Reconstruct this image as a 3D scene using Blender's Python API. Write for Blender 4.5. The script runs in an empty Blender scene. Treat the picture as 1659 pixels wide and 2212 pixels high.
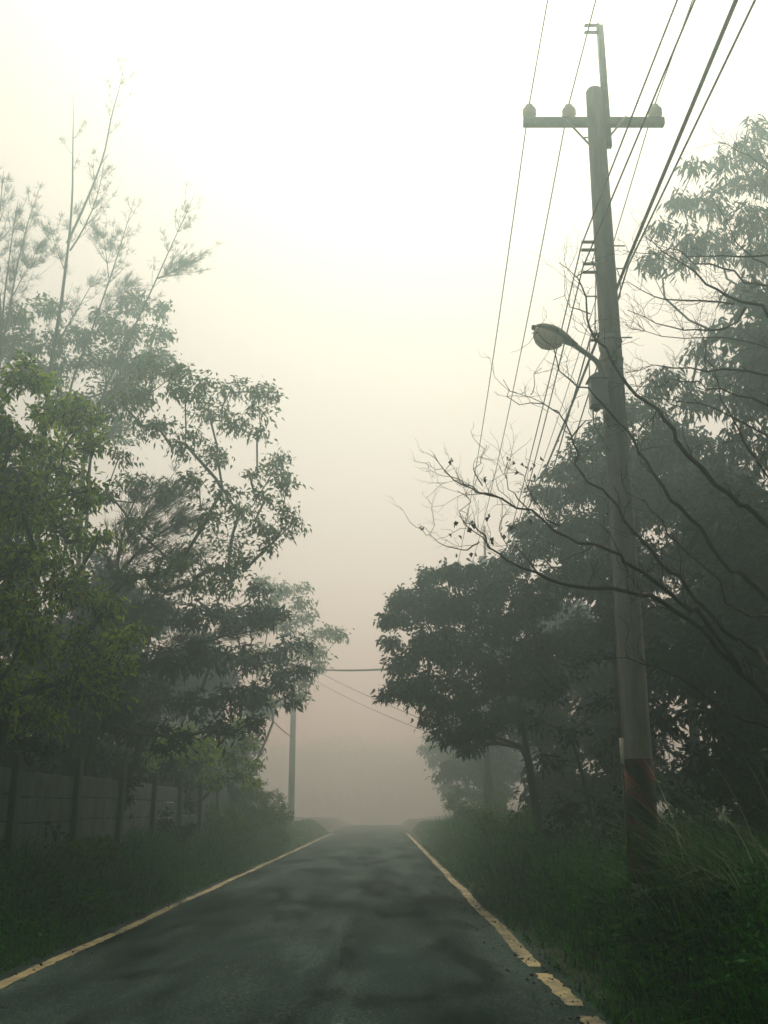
import bpy, math, random
import numpy as np
from mathutils import Vector

S = bpy.context.scene
COL = S.collection
rng = np.random.default_rng(11)
random.seed(7)

# ------------------------------------------------------------------ camera
CAM_Z, FPX, PITCH = 1.6, 2250.0, math.atan(643 / 2250.0)     # focal length in pixels of a 1659 x 2212 frame
cam_d = bpy.data.cameras.new("camera")
cam = bpy.data.objects.new("camera", cam_d)
COL.objects.link(cam)
cam.location = (0, 0, CAM_Z)
cam.rotation_euler = (math.pi / 2 + PITCH, 0, 0)
cam_d.sensor_fit = 'VERTICAL'
cam_d.sensor_height = 36.0
cam_d.lens = 36.0 * FPX / 2212.0
cam_d.clip_start, cam_d.clip_end = 0.05, 3000
S.camera = cam

# ------------------------------------------------------------------ sky, sun, exposure
SUN_EL, SUN_AZ = 57, 5            # degrees; azimuth from +Y towards +X
W = bpy.data.worlds.new("World")
S.world = W
W.use_nodes = True
nt = W.node_tree
nt.nodes.clear()
out = nt.nodes.new('ShaderNodeOutputWorld')
bg = nt.nodes.new('ShaderNodeBackground')
sky = nt.nodes.new('ShaderNodeTexSky')
sky.sky_type = 'NISHITA'
sky.sun_disc = False
sky.sun_elevation = math.radians(SUN_EL)
sky.sun_rotation = math.radians(SUN_AZ)
sky.air_density, sky.dust_density, sky.ozone_density = 1.0, 4.0, 1.0
hs = nt.nodes.new('ShaderNodeHueSaturation')
hs.inputs['Saturation'].default_value = 0.5
mx = nt.nodes.new('ShaderNodeMix')
mx.data_type, mx.blend_type = 'RGBA', 'MULTIPLY'
mx.inputs['Factor'].default_value = 1.0
mx.inputs[7].default_value = (1.0, 0.95, 0.755, 1)
bg.inputs['Strength'].default_value = 0.11
nt.links.new(sky.outputs[0], hs.inputs['Color'])
nt.links.new(hs.outputs[0], mx.inputs[6])
nt.links.new(mx.outputs[2], bg.inputs[0])
nt.links.new(bg.outputs[0], out.inputs[0])

sd = bpy.data.lights.new("sun", 'SUN')
sd.energy, sd.angle, sd.color = 2.2, math.radians(24), (1.0, 0.91, 0.70)
sun = bpy.data.objects.new("sun", sd)
COL.objects.link(sun)
el, az = math.radians(SUN_EL), math.radians(SUN_AZ)
to_sun = Vector((math.sin(az) * math.cos(el), math.cos(az) * math.cos(el), math.sin(el)))
sun.rotation_euler = to_sun.to_track_quat('Z', 'Y').to_euler()
sun.location = (0, 20, 60)

vs = S.view_settings
vs.view_transform, vs.look, vs.gamma, vs.use_curve_mapping = 'Standard', 'None', 1.0, False
vs.exposure = 0.03
S.render.engine = 'CYCLES'
cy = S.cycles
cy.max_bounces, cy.diffuse_bounces, cy.glossy_bounces, cy.transmission_bounces = 6, 2, 2, 3
cy.transparent_max_bounces, cy.volume_bounces = 6, 1
cy.use_denoising = True
HAZE_DENSITY = 0.0136


# ------------------------------------------------------------------ helpers
def at(x, y, Y):
    """world point on the plane at distance Y for a point measured in the photograph (1659 x 2212)"""
    r, u = (x - 829.5) / FPX, (1106 - y) / FPX
    dy = math.cos(PITCH) - u * math.sin(PITCH)
    dz = math.sin(PITCH) + u * math.cos(PITCH)
    k = Y / dy
    return np.array((r * k, Y, CAM_Z + dz * k))


def px(p):
    """metres per photograph pixel at point p"""
    return (p[1] * math.cos(PITCH) + (p[2] - CAM_Z) * math.sin(PITCH)) / FPX


def tag(o, label=None, cat=None, group=None, kind=None):
    if label: o['label'] = label
    if cat: o['category'] = cat
    if group: o['group'] = group
    if kind: o['kind'] = kind
    return o


def empty(name, loc, label, cat, group=None):
    o = bpy.data.objects.new(name, None)
    o.empty_display_size = 0.3
    COL.objects.link(o)
    o.location = loc
    return tag(o, label, cat, group)


def link(name, me, mat, parent=None, smooth=True):
    o = bpy.data.objects.new(name, me)
    COL.objects.link(o)
    if mat: me.materials.append(mat)
    if smooth and len(me.polygons):
        me.polygons.foreach_set('use_smooth', np.ones(len(me.polygons), bool))
    if parent is not None:
        o.parent = parent
        o.location = -Vector(parent.location)     # meshes are written in world coordinates
    return o


def quads_mesh(name, V, F):
    """fast mesh from arrays; F is (n, k)"""
    me = bpy.data.meshes.new(name)
    n, k = F.shape
    me.vertices.add(len(V))
    me.vertices.foreach_set('co', np.ascontiguousarray(V, np.float32).ravel())
    me.loops.add(n * k)
    me.loops.foreach_set('vertex_index', np.ascontiguousarray(F, np.int32).ravel())
    me.polygons.add(n)
    me.polygons.foreach_set('loop_start', np.arange(0, n * k, k, dtype=np.int32))
    me.update(calc_edges=True)
    return me


class MB:
    def __init__(self):
        self.v, self.f = [], []

    def add(self, vs, fs):
        b = len(self.v)
        self.v += [tuple(map(float, p)) for p in vs]
        self.f += [tuple(b + i for i in f) for f in fs]

    def tube(self, pts, rad, n=6, cap=True):
        pts = [np.asarray(p, float) for p in pts]
        if len(pts) < 2: return
        rad = list(rad) if hasattr(rad, '__len__') else [rad] * len(pts)
        ref = None
        vs, fs = [], []
        for i, p in enumerate(pts):
            t = pts[min(i + 1, len(pts) - 1)] - pts[max(i - 1, 0)]
            t = t / (np.linalg.norm(t) + 1e-9)
            if ref is None:
                ref = np.cross(t, (0.31, 0.83, 0.47))
                if np.linalg.norm(ref) < 1e-3: ref = np.cross(t, (1, 0, 0))
            a = ref - t * np.dot(ref, t)
            a /= np.linalg.norm(a) + 1e-9
            ref = a
            b = np.cross(t, a)
            for k in range(n):
                w = 2 * math.pi * k / n
                vs.append(p + rad[i] * (math.cos(w) * a + math.sin(w) * b))
        for i in range(len(pts) - 1):
            for k in range(n):
                k2 = (k + 1) % n
                fs.append((i * n + k, i * n + k2, (i + 1) * n + k2, (i + 1) * n + k))
        if cap:
            fs.append(tuple(range(n))[::-1])
            fs.append(tuple((len(pts) - 1) * n + k for k in range(n)))
        self.add(vs, fs)

    def lathe(self, c, axis, prof, n=16):
        """prof = [(distance along axis, radius)]"""
        axis = np.asarray(axis, float); axis /= np.linalg.norm(axis)
        pts = [np.asarray(c, float) + axis * h for h, _ in prof]
        a = np.cross(axis, (0.31, 0.83, 0.47)); a /= np.linalg.norm(a)
        b = np.cross(axis, a)
        vs, fs = [], []
        for (h, r), p in zip(prof, pts):
            for k in range(n):
                w = 2 * math.pi * k / n
                vs.append(p + r * (math.cos(w) * a + math.sin(w) * b))
        m = len(prof)
        for i in range(m - 1):
            for k in range(n):
                k2 = (k + 1) % n
                fs.append((i * n + k, i * n + k2, (i + 1) * n + k2, (i + 1) * n + k))
        fs.append(tuple(range(n))[::-1]); fs.append(tuple((m - 1) * n + k for k in range(n)))
        self.add(vs, fs)

    def box(self, c, s, rz=0.0, bev=0.0):
        c = np.asarray(c, float)
        hx, hy, hz = s[0] / 2, s[1] / 2, s[2] / 2
        b = min(bev, hx * .9, hy * .9, hz * .9)
        cz, sz = math.cos(rz), math.sin(rz)
        if b <= 0:
            P = [(x, y, z) for z in (-hz, hz) for x, y in ((-hx, -hy), (hx, -hy), (hx, hy), (-hx, hy))]
            F = [(3, 2, 1, 0), (4, 5, 6, 7)] + [(i, (i + 1) % 4, 4 + (i + 1) % 4, 4 + i) for i in range(4)]
        else:
            P, F = [], []
            def ring(z, d):
                return [(-hx + d, -hy + b, z), (-hx + b, -hy + d, z), (hx - b, -hy + d, z), (hx - d, -hy + b, z),
                        (hx - d, hy - b, z), (hx - b, hy - d, z), (-hx + b, hy - d, z), (-hx + d, hy - b, z)]
            for z, d in ((-hz, b * .7), (-hz + b, 0), (hz - b, 0), (hz, b * .7)): P += ring(z, d)
            for r in range(3):
                for k in range(8):
                    F.append((r * 8 + k, r * 8 + (k + 1) % 8, r * 8 + 8 + (k + 1) % 8, r * 8 + 8 + k))
            F.append(tuple(range(8))[::-1]); F.append(tuple(24 + k for k in range(8)))
        self.add([c + (x * cz - y * sz, x * sz + y * cz, z) for x, y, z in P], F)

    def build(self, name, mat, parent=None, smooth=True):
        me = bpy.data.meshes.new(name)
        me.from_pydata(self.v, [], self.f)
        me.update()
        return link(name, me, mat, parent, smooth)


# ------------------------------------------------------------------ materials
def new_mat(name):
    m = bpy.data.materials.new(name)
    m.use_nodes = True
    t = m.node_tree
    t.nodes.clear()
    return m, t, t.nodes.new('ShaderNodeOutputMaterial')


def nd(t, typ, **kw):
    n = t.nodes.new(typ)
    for k, v in kw.items():
        if k in n.inputs.keys(): n.inputs[k].default_value = v
        else: setattr(n, k, v)
    return n


def ramp(t, src, stops):
    r = t.nodes.new('ShaderNodeValToRGB')
    e = r.color_ramp.elements
    while len(e) > 1: e.remove(e[-1])
    e[0].position, e[0].color = stops[0][0], (*stops[0][1], 1)
    for p, c in stops[1:]:
        q = e.new(p); q.color = (*c, 1)
    t.links.new(src, r.inputs[0])
    return r.outputs[0]


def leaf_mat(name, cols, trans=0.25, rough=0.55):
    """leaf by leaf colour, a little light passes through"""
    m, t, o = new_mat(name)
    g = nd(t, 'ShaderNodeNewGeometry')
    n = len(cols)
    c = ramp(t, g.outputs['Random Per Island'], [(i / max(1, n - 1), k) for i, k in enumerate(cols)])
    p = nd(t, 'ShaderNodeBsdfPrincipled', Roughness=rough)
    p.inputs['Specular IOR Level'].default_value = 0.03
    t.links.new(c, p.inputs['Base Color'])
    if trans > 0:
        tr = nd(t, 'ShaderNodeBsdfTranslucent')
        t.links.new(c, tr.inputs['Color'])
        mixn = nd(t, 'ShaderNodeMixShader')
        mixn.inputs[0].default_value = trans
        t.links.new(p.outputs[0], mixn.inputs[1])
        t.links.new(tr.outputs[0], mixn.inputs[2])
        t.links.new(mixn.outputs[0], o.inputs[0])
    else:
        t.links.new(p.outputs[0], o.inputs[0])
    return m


def rough_mat(name, c1, c2, scale=8, rough=0.85, bump=0.3, stretch=(1, 1, 1), metal=0.0, detail=6):
    m, t, o = new_mat(name)
    tc = nd(t, 'ShaderNodeTexCoord')
    mp = nd(t, 'ShaderNodeMapping')
    mp.inputs['Scale'].default_value = stretch
    n = nd(t, 'ShaderNodeTexNoise', Scale=scale, Detail=detail, Roughness=0.65)
    t.links.new(tc.outputs['Object'], mp.inputs[0])
    t.links.new(mp.outputs[0], n.inputs[0])
    c = ramp(t, n.outputs[0], [(0.3, c1), (0.7, c2)])
    p = nd(t, 'ShaderNodeBsdfPrincipled', Roughness=rough, Metallic=metal)
    b = nd(t, 'ShaderNodeBump', Strength=bump, Distance=0.02)
    t.links.new(n.outputs[0], b.inputs['Height'])
    t.links.new(c, p.inputs['Base Color'])
    t.links.new(b.outputs[0], p.inputs['Normal'])
    t.links.new(p.outputs[0], o.inputs[0])
    return m


M = {}
M['leaf_near'] = leaf_mat('leaf_near', [(.012, .06, .016), (.05, .14, .012), (.17, .30, .008), (.32, .40, .01)], .5)
M['leaf_mid'] = leaf_mat('leaf_mid', [(.014, .055, .018), (.045, .10, .014), (.12, .18, .010)], .4)
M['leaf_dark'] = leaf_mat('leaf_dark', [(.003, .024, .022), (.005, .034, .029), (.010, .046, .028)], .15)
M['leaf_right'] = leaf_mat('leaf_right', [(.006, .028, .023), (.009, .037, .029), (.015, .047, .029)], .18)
M['needle'] = leaf_mat('needle', [(.018, .035, .026), (.03, .045, .03)], .0)
M['grass'] = leaf_mat('grass', [(.003, .030, .016), (.006, .055, .018), (.012, .14, .012), (.05, .22, .014)], .2)
M['silver'] = leaf_mat('silver', [(.02, .08, .03), (.05, .13, .06), (.09, .17, .08), (.38, .42, .30)], .2)
M['dead_leaf'] = leaf_mat('dead_leaf', [(.04, .035, .02), (.07, .055, .025)], .3)
M['litter'] = leaf_mat('litter', [(.05, .04, .025), (.10, .075, .04), (.03, .035, .02)], .0)
M['bark'] = rough_mat('bark', (.022, .026, .023), (.05, .05, .042), 9, .9, .6, (1, 1, .3))
M['bark_dark'] = rough_mat('bark_dark', (.016, .022, .020), (.035, .040, .034), 11, .9, .6, (1, 1, .3))
M['concrete'] = rough_mat('concrete', (.30, .295, .265), (.56, .55, .50), 5, .9, .2, (1.5, 1.5, .22))
M['fence_panel'] = rough_mat('fence_panel', (.014, .038, .036), (.10, .145, .13), 2.6, .92, .4, (1.6, 1.6, .5))
M['fence_concrete'] = rough_mat('fence_concrete', (.015, .035, .033), (.06, .08, .072), 3.5, .92, .4)
M['steel'] = rough_mat('steel', (.32, .315, .29), (.44, .43, .40), 12, .6, .05)
M['porcelain'] = leaf_mat('porcelain', [(.88, .86, .80), (.90, .88, .82)], .35, .3)
M['wire'] = rough_mat('wire', (.06, .05, .06), (.09, .08, .085), 5, .7, .0)
M['wire_pale'] = rough_mat('wire_pale', (.25, .235, .22), (.33, .31, .29), 5, .6, .0)
M['lamp_grey'] = rough_mat('lamp_grey', (.36, .355, .33), (.46, .45, .42), 6, .5, .05)
M['lamp_glass'] = leaf_mat('lamp_glass', [(.82, .81, .76), (.84, .83, .78)], .6, .3)
M['box_grey'] = rough_mat('box_grey', (.66, .65, .6), (.76, .75, .7), 5, .55, .05)
M['plate'] = rough_mat('plate', (.42, .41, .37), (.52, .51, .46), 6, .6, .0)
M['soil'] = rough_mat('soil', (.007, .016, .012), (.018, .030, .020), 1.6, .95, .7)


def asphalt():
    m, t, o = new_mat('asphalt')
    tc = nd(t, 'ShaderNodeTexCoord')
    fine = nd(t, 'ShaderNodeTexNoise', Scale=90, Detail=4, Roughness=.7)
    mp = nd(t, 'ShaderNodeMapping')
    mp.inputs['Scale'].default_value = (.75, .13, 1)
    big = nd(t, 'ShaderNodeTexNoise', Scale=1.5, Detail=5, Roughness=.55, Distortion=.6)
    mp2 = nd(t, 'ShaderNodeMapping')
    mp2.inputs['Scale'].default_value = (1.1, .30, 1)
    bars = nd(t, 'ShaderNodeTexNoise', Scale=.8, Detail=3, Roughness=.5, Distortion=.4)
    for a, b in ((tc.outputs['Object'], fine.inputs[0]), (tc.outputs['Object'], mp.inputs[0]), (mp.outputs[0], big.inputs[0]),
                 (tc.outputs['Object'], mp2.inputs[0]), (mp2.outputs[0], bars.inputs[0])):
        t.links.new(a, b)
    mid = nd(t, 'ShaderNodeTexVoronoi', Scale=38)
    t.links.new(tc.outputs['Object'], mid.inputs[0])
    gr = nd(t, 'ShaderNodeMath', operation='MULTIPLY_ADD'); gr.inputs[1].default_value = .45
    t.links.new(mid.outputs['Distance'], gr.inputs[0]); t.links.new(fine.outputs[0], gr.inputs[2])
    cf = ramp(t, gr.outputs[0], [(.42, (.003, .011, .012)), (.62, (.007, .022, .023)), (.78, (.020, .042, .042)), (.95, (.075, .095, .09))])
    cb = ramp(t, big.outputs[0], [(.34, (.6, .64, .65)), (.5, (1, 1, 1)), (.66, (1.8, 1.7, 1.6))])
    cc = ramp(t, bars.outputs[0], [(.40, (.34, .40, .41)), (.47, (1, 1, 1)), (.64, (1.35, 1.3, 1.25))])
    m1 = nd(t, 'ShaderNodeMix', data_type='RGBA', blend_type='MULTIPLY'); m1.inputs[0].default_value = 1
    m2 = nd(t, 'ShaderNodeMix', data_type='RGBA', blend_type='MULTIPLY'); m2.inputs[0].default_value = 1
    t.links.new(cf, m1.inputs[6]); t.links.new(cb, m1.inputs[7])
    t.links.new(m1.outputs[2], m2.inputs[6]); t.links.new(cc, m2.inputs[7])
    p = nd(t, 'ShaderNodeBsdfPrincipled')
    p.inputs['Specular IOR Level'].default_value = .02
    rr = ramp(t, big.outputs[0], [(.35, (.95, .95, .95)), (.65, (.75, .75, .75))])
    t.links.new(rr, p.inputs['Roughness'])
    b = nd(t, 'ShaderNodeBump', Strength=.5, Distance=.008)
    t.links.new(fine.outputs[0], b.inputs['Height'])
    t.links.new(b.outputs[0], p.inputs['Normal'])
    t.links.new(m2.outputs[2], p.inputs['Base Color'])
    t.links.new(p.outputs[0], o.inputs[0])
    return m


def paint():
    m, t, o = new_mat('road_paint')
    tc = nd(t, 'ShaderNodeTexCoord')
    n = nd(t, 'ShaderNodeTexNoise', Scale=9, Detail=8, Roughness=.75)
    n2 = nd(t, 'ShaderNodeTexNoise', Scale=1.1, Detail=3)
    t.links.new(tc.outputs['Object'], n.inputs[0]); t.links.new(tc.outputs['Object'], n2.inputs[0])
    s = nd(t, 'ShaderNodeMath', operation='ADD')
    s2 = nd(t, 'ShaderNodeMath', operation='MULTIPLY'); s2.inputs[1].default_value = .5
    t.links.new(n.outputs[0], s.inputs[0]); t.links.new(n2.outputs[0], s.inputs[1]); t.links.new(s.outputs[0], s2.inputs[0])
    c = ramp(t, s2.outputs[0], [(.41, (.02, .035, .03)), (.46, (.15, .14, .065)), (.55, (.29, .262, .12)), (.7, (.40, .365, .19))])
    p = nd(t, 'ShaderNodeBsdfPrincipled', Roughness=.75)
    t.links.new(c, p.inputs['Base Color']); t.links.new(p.outputs[0], o.inputs[0])
    return m


def hazard():
    """orange-red and dark diagonal stripes wound round the pole"""
    m, t, o = new_mat('hazard_stripes')
    tc = nd(t, 'ShaderNodeTexCoord')
    sx = nd(t, 'ShaderNodeSeparateXYZ')
    t.links.new(tc.outputs['Object'], sx.inputs[0])
    a = nd(t, 'ShaderNodeMath', operation='MULTIPLY'); a.inputs[1].default_value = 1.15
    b = nd(t, 'ShaderNodeMath', operation='ADD')
    c = nd(t, 'ShaderNodeMath', operation='MULTIPLY'); c.inputs[1].default_value = 2.6
    d = nd(t, 'ShaderNodeMath', operation='FRACT')
    t.links.new(sx.outputs['X'], a.inputs[0]); t.links.new(a.outputs[0], b.inputs[0]); t.links.new(sx.outputs['Z'], b.inputs[1])
    t.links.new(b.outputs[0], c.inputs[0]); t.links.new(c.outputs[0], d.inputs[0])
    col = ramp(t, d.outputs[0], [(.0, (.13, .034, .020)), (.44, (.15, .036, .020)), (.48, (.03, .03, .028)), (.96, (.03, .03, .028))])
    n = nd(t, 'ShaderNodeTexNoise', Scale=7, Detail=6)
    t.links.new(tc.outputs['Object'], n.inputs[0])
    k = ramp(t, n.outputs[0], [(.50, (0, 0, 0)), (.66, (1, 1, 1))])
    mm = nd(t, 'ShaderNodeMix', data_type='RGBA')
    mm.inputs[7].default_value = (.045, .05, .042, 1)
    t.links.new(k, mm.inputs[0]); t.links.new(col, mm.inputs[6])
    p = nd(t, 'ShaderNodeBsdfPrincipled', Roughness=.7)
    t.links.new(mm.outputs[2], p.inputs['Base Color']); t.links.new(p.outputs[0], o.inputs[0])
    return m


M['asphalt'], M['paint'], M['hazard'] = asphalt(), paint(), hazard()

# ------------------------------------------------------------------ terrain
ROAD_L, ROAD_R = -3.85, 1.86


def crest(Y):
    Y = np.asarray(Y, float)
    d = np.clip(Y - 110, 0, None)
    return -np.where(d < 20, d * d * .0006, .24 + (d - 20) * .024).clip(0, 3.2)


def sst(a, b, x):
    t = np.clip((x - a) / (b - a), 0, 1)
    return t * t * (3 - 2 * t)


def gz(X, Y):
    X, Y = np.asarray(X, float), np.asarray(Y, float)
    l = sst(ROAD_L - .15, -5.4, X) * .78 + np.clip(-5.4 - X, 0, 30) * .03
    r = sst(ROAD_R + .05, 2.75, X) * .68 + np.clip(X - 3.1, 0, 8) * .10 + sst(190, 300, Y) * 17
    n = .05 * np.sin(X * 2.1 + Y * .7) * np.cos(Y * 1.3 - X) * np.clip(l + r, 0, .4) / .4
    off = np.where((X > ROAD_L - .05) & (X < ROAD_R + .05), -.03, 0)
    return l + r + n + crest(Y) + np.where(Y > 120, 0, off)


def sheet(name, xs, ys, zf, mat):
    X, Y = np.meshgrid(xs, ys)
    V = np.stack([X, Y, zf(X, Y)], -1).reshape(-1, 3)
    nx, ny = len(xs), len(ys)
    i = np.arange(nx * ny).reshape(ny, nx)
    F = np.stack([i[:-1, :-1], i[:-1, 1:], i[1:, 1:], i[1:, :-1]], -1).reshape(-1, 4)
    return link(name, quads_mesh(name, V, F), mat)


xs = np.unique(np.concatenate([np.linspace(-190, -14, 24), np.arange(-14, -3.8, .3), np.arange(-3.8, 1.9, .8),
                               np.arange(1.8, 10, .3), np.linspace(10, 190, 24)]))
ys = np.unique(np.concatenate([np.linspace(-70, -4, 12), np.arange(-4, 50, .5), np.arange(50, 100, 2), np.linspace(100, 300, 24)]))
tag(sheet('ground', xs, ys, gz, M['soil']), kind='structure')
rng_edge = np.random.default_rng(3)
ry = np.unique(np.concatenate([np.arange(-30, 60, .4), np.arange(60, 300, 4)]))
jl, jr = rng_edge.normal(0, .035, len(ry)), rng_edge.normal(0, .035, len(ry))
rx = np.linspace(0, 1, 12)
V = []
for k, y in enumerate(ry):
    a, b = ROAD_L + jl[k], ROAD_R + jr[k]
    for u in rx:
        X = a + (b - a) * u
        V.append((X, y, float(gz(0, y)) + .042 * (y <= 120) + .012 * (y > 120) + .035 * (1 - (2 * u - 1) ** 2)))
V = np.array(V)
i = np.arange(len(ry) * 12).reshape(len(ry), 12)
F = np.stack([i[:-1, :-1], i[:-1, 1:], i[1:, 1:], i[1:, :-1]], -1).reshape(-1, 4)
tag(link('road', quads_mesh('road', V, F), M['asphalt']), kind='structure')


def road_z(X, Y):
    u = (X - ROAD_L) / (ROAD_R - ROAD_L)
    return crest(Y) + .012 + .035 * (1 - (2 * u - 1) ** 2)


def edge_line(xc, w, breaks, name):
    V, F = [], []
    r = np.random.default_rng(int(abs(xc) * 100))
    y = -20.0
    prev = None
    while y < 76:
        gap = any(a < y < b for a, b in breaks)
        if gap: prev = None
        else:
            wob = .02 * math.sin(y * .9)
            k = len(V)
            e = min([min(abs(y - p), abs(y - q)) for p, q in breaks] + [9])
            nip = w * .2 * math.exp(-e / .14)
            a, b = xc - w / 2 + r.normal(0, .010) + wob + nip * r.random() * 1.6, xc + w / 2 + r.normal(0, .010) + wob - nip * r.random() * 1.6
            for X in (a, b): V.append((X, y, road_z(X, y) + .005))
            if prev is not None: F.append((prev, prev + 1, k + 1, k))
            prev = k
        y += .09 if y < 30 else .5
    return tag(link(name, quads_mesh(name, np.array(V), np.array(F)), M['paint']), kind='structure')


edge_line(-3.58, .15, [], 'edge_line')
edge_line(1.60, .17, [(11.35, 11.75), (9.15, 9.5)], 'edge_line')


# ------------------------------------------------------------------ leaves and branches
def unit(a):
    return a / (np.linalg.norm(a, axis=-1, keepdims=True) + 1e-9)


def leaf_mesh(name, P, D, L, Wd, fold=.18, curl=.15):
    """each leaf: a pointed six-vertex blade, folded along its midrib"""
    n = len(P)
    R = rng.normal(size=(n, 3))
    side = unit(np.cross(D, R))
    nor = np.cross(side, D)
    L, Wd = L[:, None], Wd[:, None]
    drop = np.array((0, 0, -1.0)) * curl * L
    v0 = P
    v1 = P + D * L * .4 + side * Wd * .5 + nor * fold * Wd
    v2 = P + D * L * .4 - side * Wd * .5 + nor * fold * Wd
    v3 = P + D * L + drop
    V = np.stack([v0, v1, v3, v2], 1).reshape(-1, 3)
    b = (np.arange(n) * 4)[:, None]
    return quads_mesh(name, V, b + np.array([[0, 1, 2, 3]]))


class Skeleton:
    """grows limbs from a trunk to every clump, then twigs inside each clump"""

    def __init__(self, trunk, jit=.10):
        self.p, self.par = [], []
        self.jit = jit
        prev = -1
        for q in trunk:
            self.p.append(np.asarray(q, float)); self.par.append(prev)
            prev = len(self.p) - 1

    def chain(self, parent, pts):
        prev = parent
        for q in pts:
            self.p.append(np.asarray(q, float)); self.par.append(prev)
            prev = len(self.p) - 1
        return prev

    def reach(self, target, lo=0, bias=.55, seg=.5):
        A = np.array(self.p[lo:])
        d = target - A
        L = np.linalg.norm(d, axis=1)
        cost = L + bias * np.clip(A[:, 2] - target[2] + L * .25, 0, None) * 2
        j = int(np.argmin(cost)) + lo
        a = self.p[j]
        dist = np.linalg.norm(target - a)
        k = max(1, int(dist / seg))
        # leave along the parent's direction, then bend to the target
        pd = a - self.p[self.par[j]] if self.par[j] >= 0 else np.array((0, 0, 1.0))
        pd = unit(pd[None])[0]
        c = a + pd * dist * .35
        pts = []
        for s in range(1, k + 1):
            u = s / k
            q = (1 - u) ** 2 * a + 2 * u * (1 - u) * c + u * u * target
            if s < k: q = q + rng.normal(0, self.jit * min(1, dist / k), 3) * .6
            pts.append(q)
        return self.chain(j, pts)

    def mesh(self, mb, r_tip, expo, r_max, n_big=8):
        n = len(self.p)
        w = np.zeros(n)
        kids = [[] for _ in range(n)]
        for i in range(n - 1, -1, -1):
            if w[i] == 0: w[i] = 1
            if self.par[i] >= 0:
                w[self.par[i]] += w[i]
                kids[self.par[i]].append(i)
        # number of tips, so radius does not grow along a plain chain
        tips = np.zeros(n)
        for i in range(n - 1, -1, -1):
            if not kids[i]: tips[i] = 1
            if self.par[i] >= 0: tips[self.par[i]] += tips[i]
        rad = np.minimum(r_tip * tips ** expo, r_max)
        stack = [(0, -1)]
        while stack:
            i, frm = stack.pop()
            ch = [frm, i] if frm >= 0 else [i]
            while kids[i]:
                ks = sorted(kids[i], key=lambda q: -tips[q])
                for o in ks[1:]: stack.append((o, i))
                i = ks[0]
                ch.append(i)
            rr = [rad[q] for q in ch]
            if frm >= 0: rr[0] = rr[1] if len(rr) > 1 else rr[0]
            if len(ch) < 2: continue
            rr[-1] *= .5
            m = max(rr)
            mb.tube([self.p[q] for q in ch], rr, n_big if m > .06 else (5 if m > .02 else 3), cap=False)


DENS, PER = 1.9, 1.7


def tree(label, base, clumps, trunk_to, leaf, leafmat, barkmat, r_max, sub=14, per=16, name='broadleaf_tree', cat='tree',
         group=None, droop=.35, flat=0.75, twig_r=.006, leaf_spread=.2, expo=.46, crown_name='crown', dens=1.0, lean=None):
    """clumps: [(centre xyz, radius)], leaf = (length, width)"""
    base = np.asarray(base, float)
    root = empty(name, base, label, cat, group)
    top = np.asarray(trunk_to, float)
    k = max(4, int(np.linalg.norm(top - base) / .5))
    mid = (base + top) / 2 + (np.asarray(lean) if lean is not None else rng.normal(0, .12, 3) * (1, 1, 0))
    tr = [(1 - u) ** 2 * (base - (0, 0, .15)) + 2 * u * (1 - u) * mid + u * u * top for u in np.linspace(0, 1, k)]
    sk = Skeleton(tr)
    order = sorted(clumps, key=lambda c: np.linalg.norm(c[0] - base))
    P, D = [], []
    for c, R in order:
        sk.reach(c, lo=min(k // 3, 6))
        n0 = len(sk.p)
        ns = max(5, int(sub * DENS * dens * (R / .55) ** 1.8))
        q = rng.normal(size=(ns, 3))
        q = unit(q) * (rng.random((ns, 1)) ** .45) * R * (1, 1, flat)
        q = q[np.argsort(np.linalg.norm(q, axis=1))]
        lo = max(0, n0 - 6)
        for s in q:
            e = sk.reach(c + s, lo=lo, bias=.1, seg=.3)
            a = sk.p[sk.par[e]]
            tip = sk.p[e]
            m = max(3, int(per * PER * rng.uniform(.5, 1.4)))
            u = rng.random((m, 1)) ** .6
            pts = a + (tip - a) * u + rng.normal(0, leaf_spread * .5, (m, 3)) * (1, 1, .7)
            d = unit(rng.normal(size=(m, 3)) * .8 + unit((tip - a)[None]) * .7 + unit(s[None]) * .3)
            d[:, 2] -= droop
            P.append(pts); D.append(unit(d))
    mb = MB()
    sk.mesh(mb, twig_r, expo, r_max)
    mb.build('trunk', barkmat, root)
    P, D = np.concatenate(P), np.concatenate(D)
    n = len(P)
    sc = rng.uniform(.65, 1.25, n)
    link(crown_name, leaf_mesh(crown_name, P, D, leaf[0] * sc, leaf[1] * sc * rng.uniform(.8, 1.2, n)), leafmat, root, smooth=False)
    return root, n


def clumps_px(lst, Y, spread):
    out = []
    for x, y, r in lst:
        c = at(x, y, Y + rng.uniform(-spread, spread))
        out.append((c, r * px(c)))
    return out


def gpt(x, Y, dz=0.0):
    """ground point below photograph column x at distance Y"""
    X = (x - 829.5) / FPX * Y * .975
    if X < -3.5: X = min(X, -5.95)          # behind the fence
    return np.array((X, Y, float(gz(X, Y)) + dz))


NL = 0
def T(label, x, Y, top, lst, spread, **kw):
    global NL
    b = gpt(x, Y)
    r, n = tree(label, b, clumps_px(lst, Y, spread), at(*top, Y), **kw)
    NL += n
    return r


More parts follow.
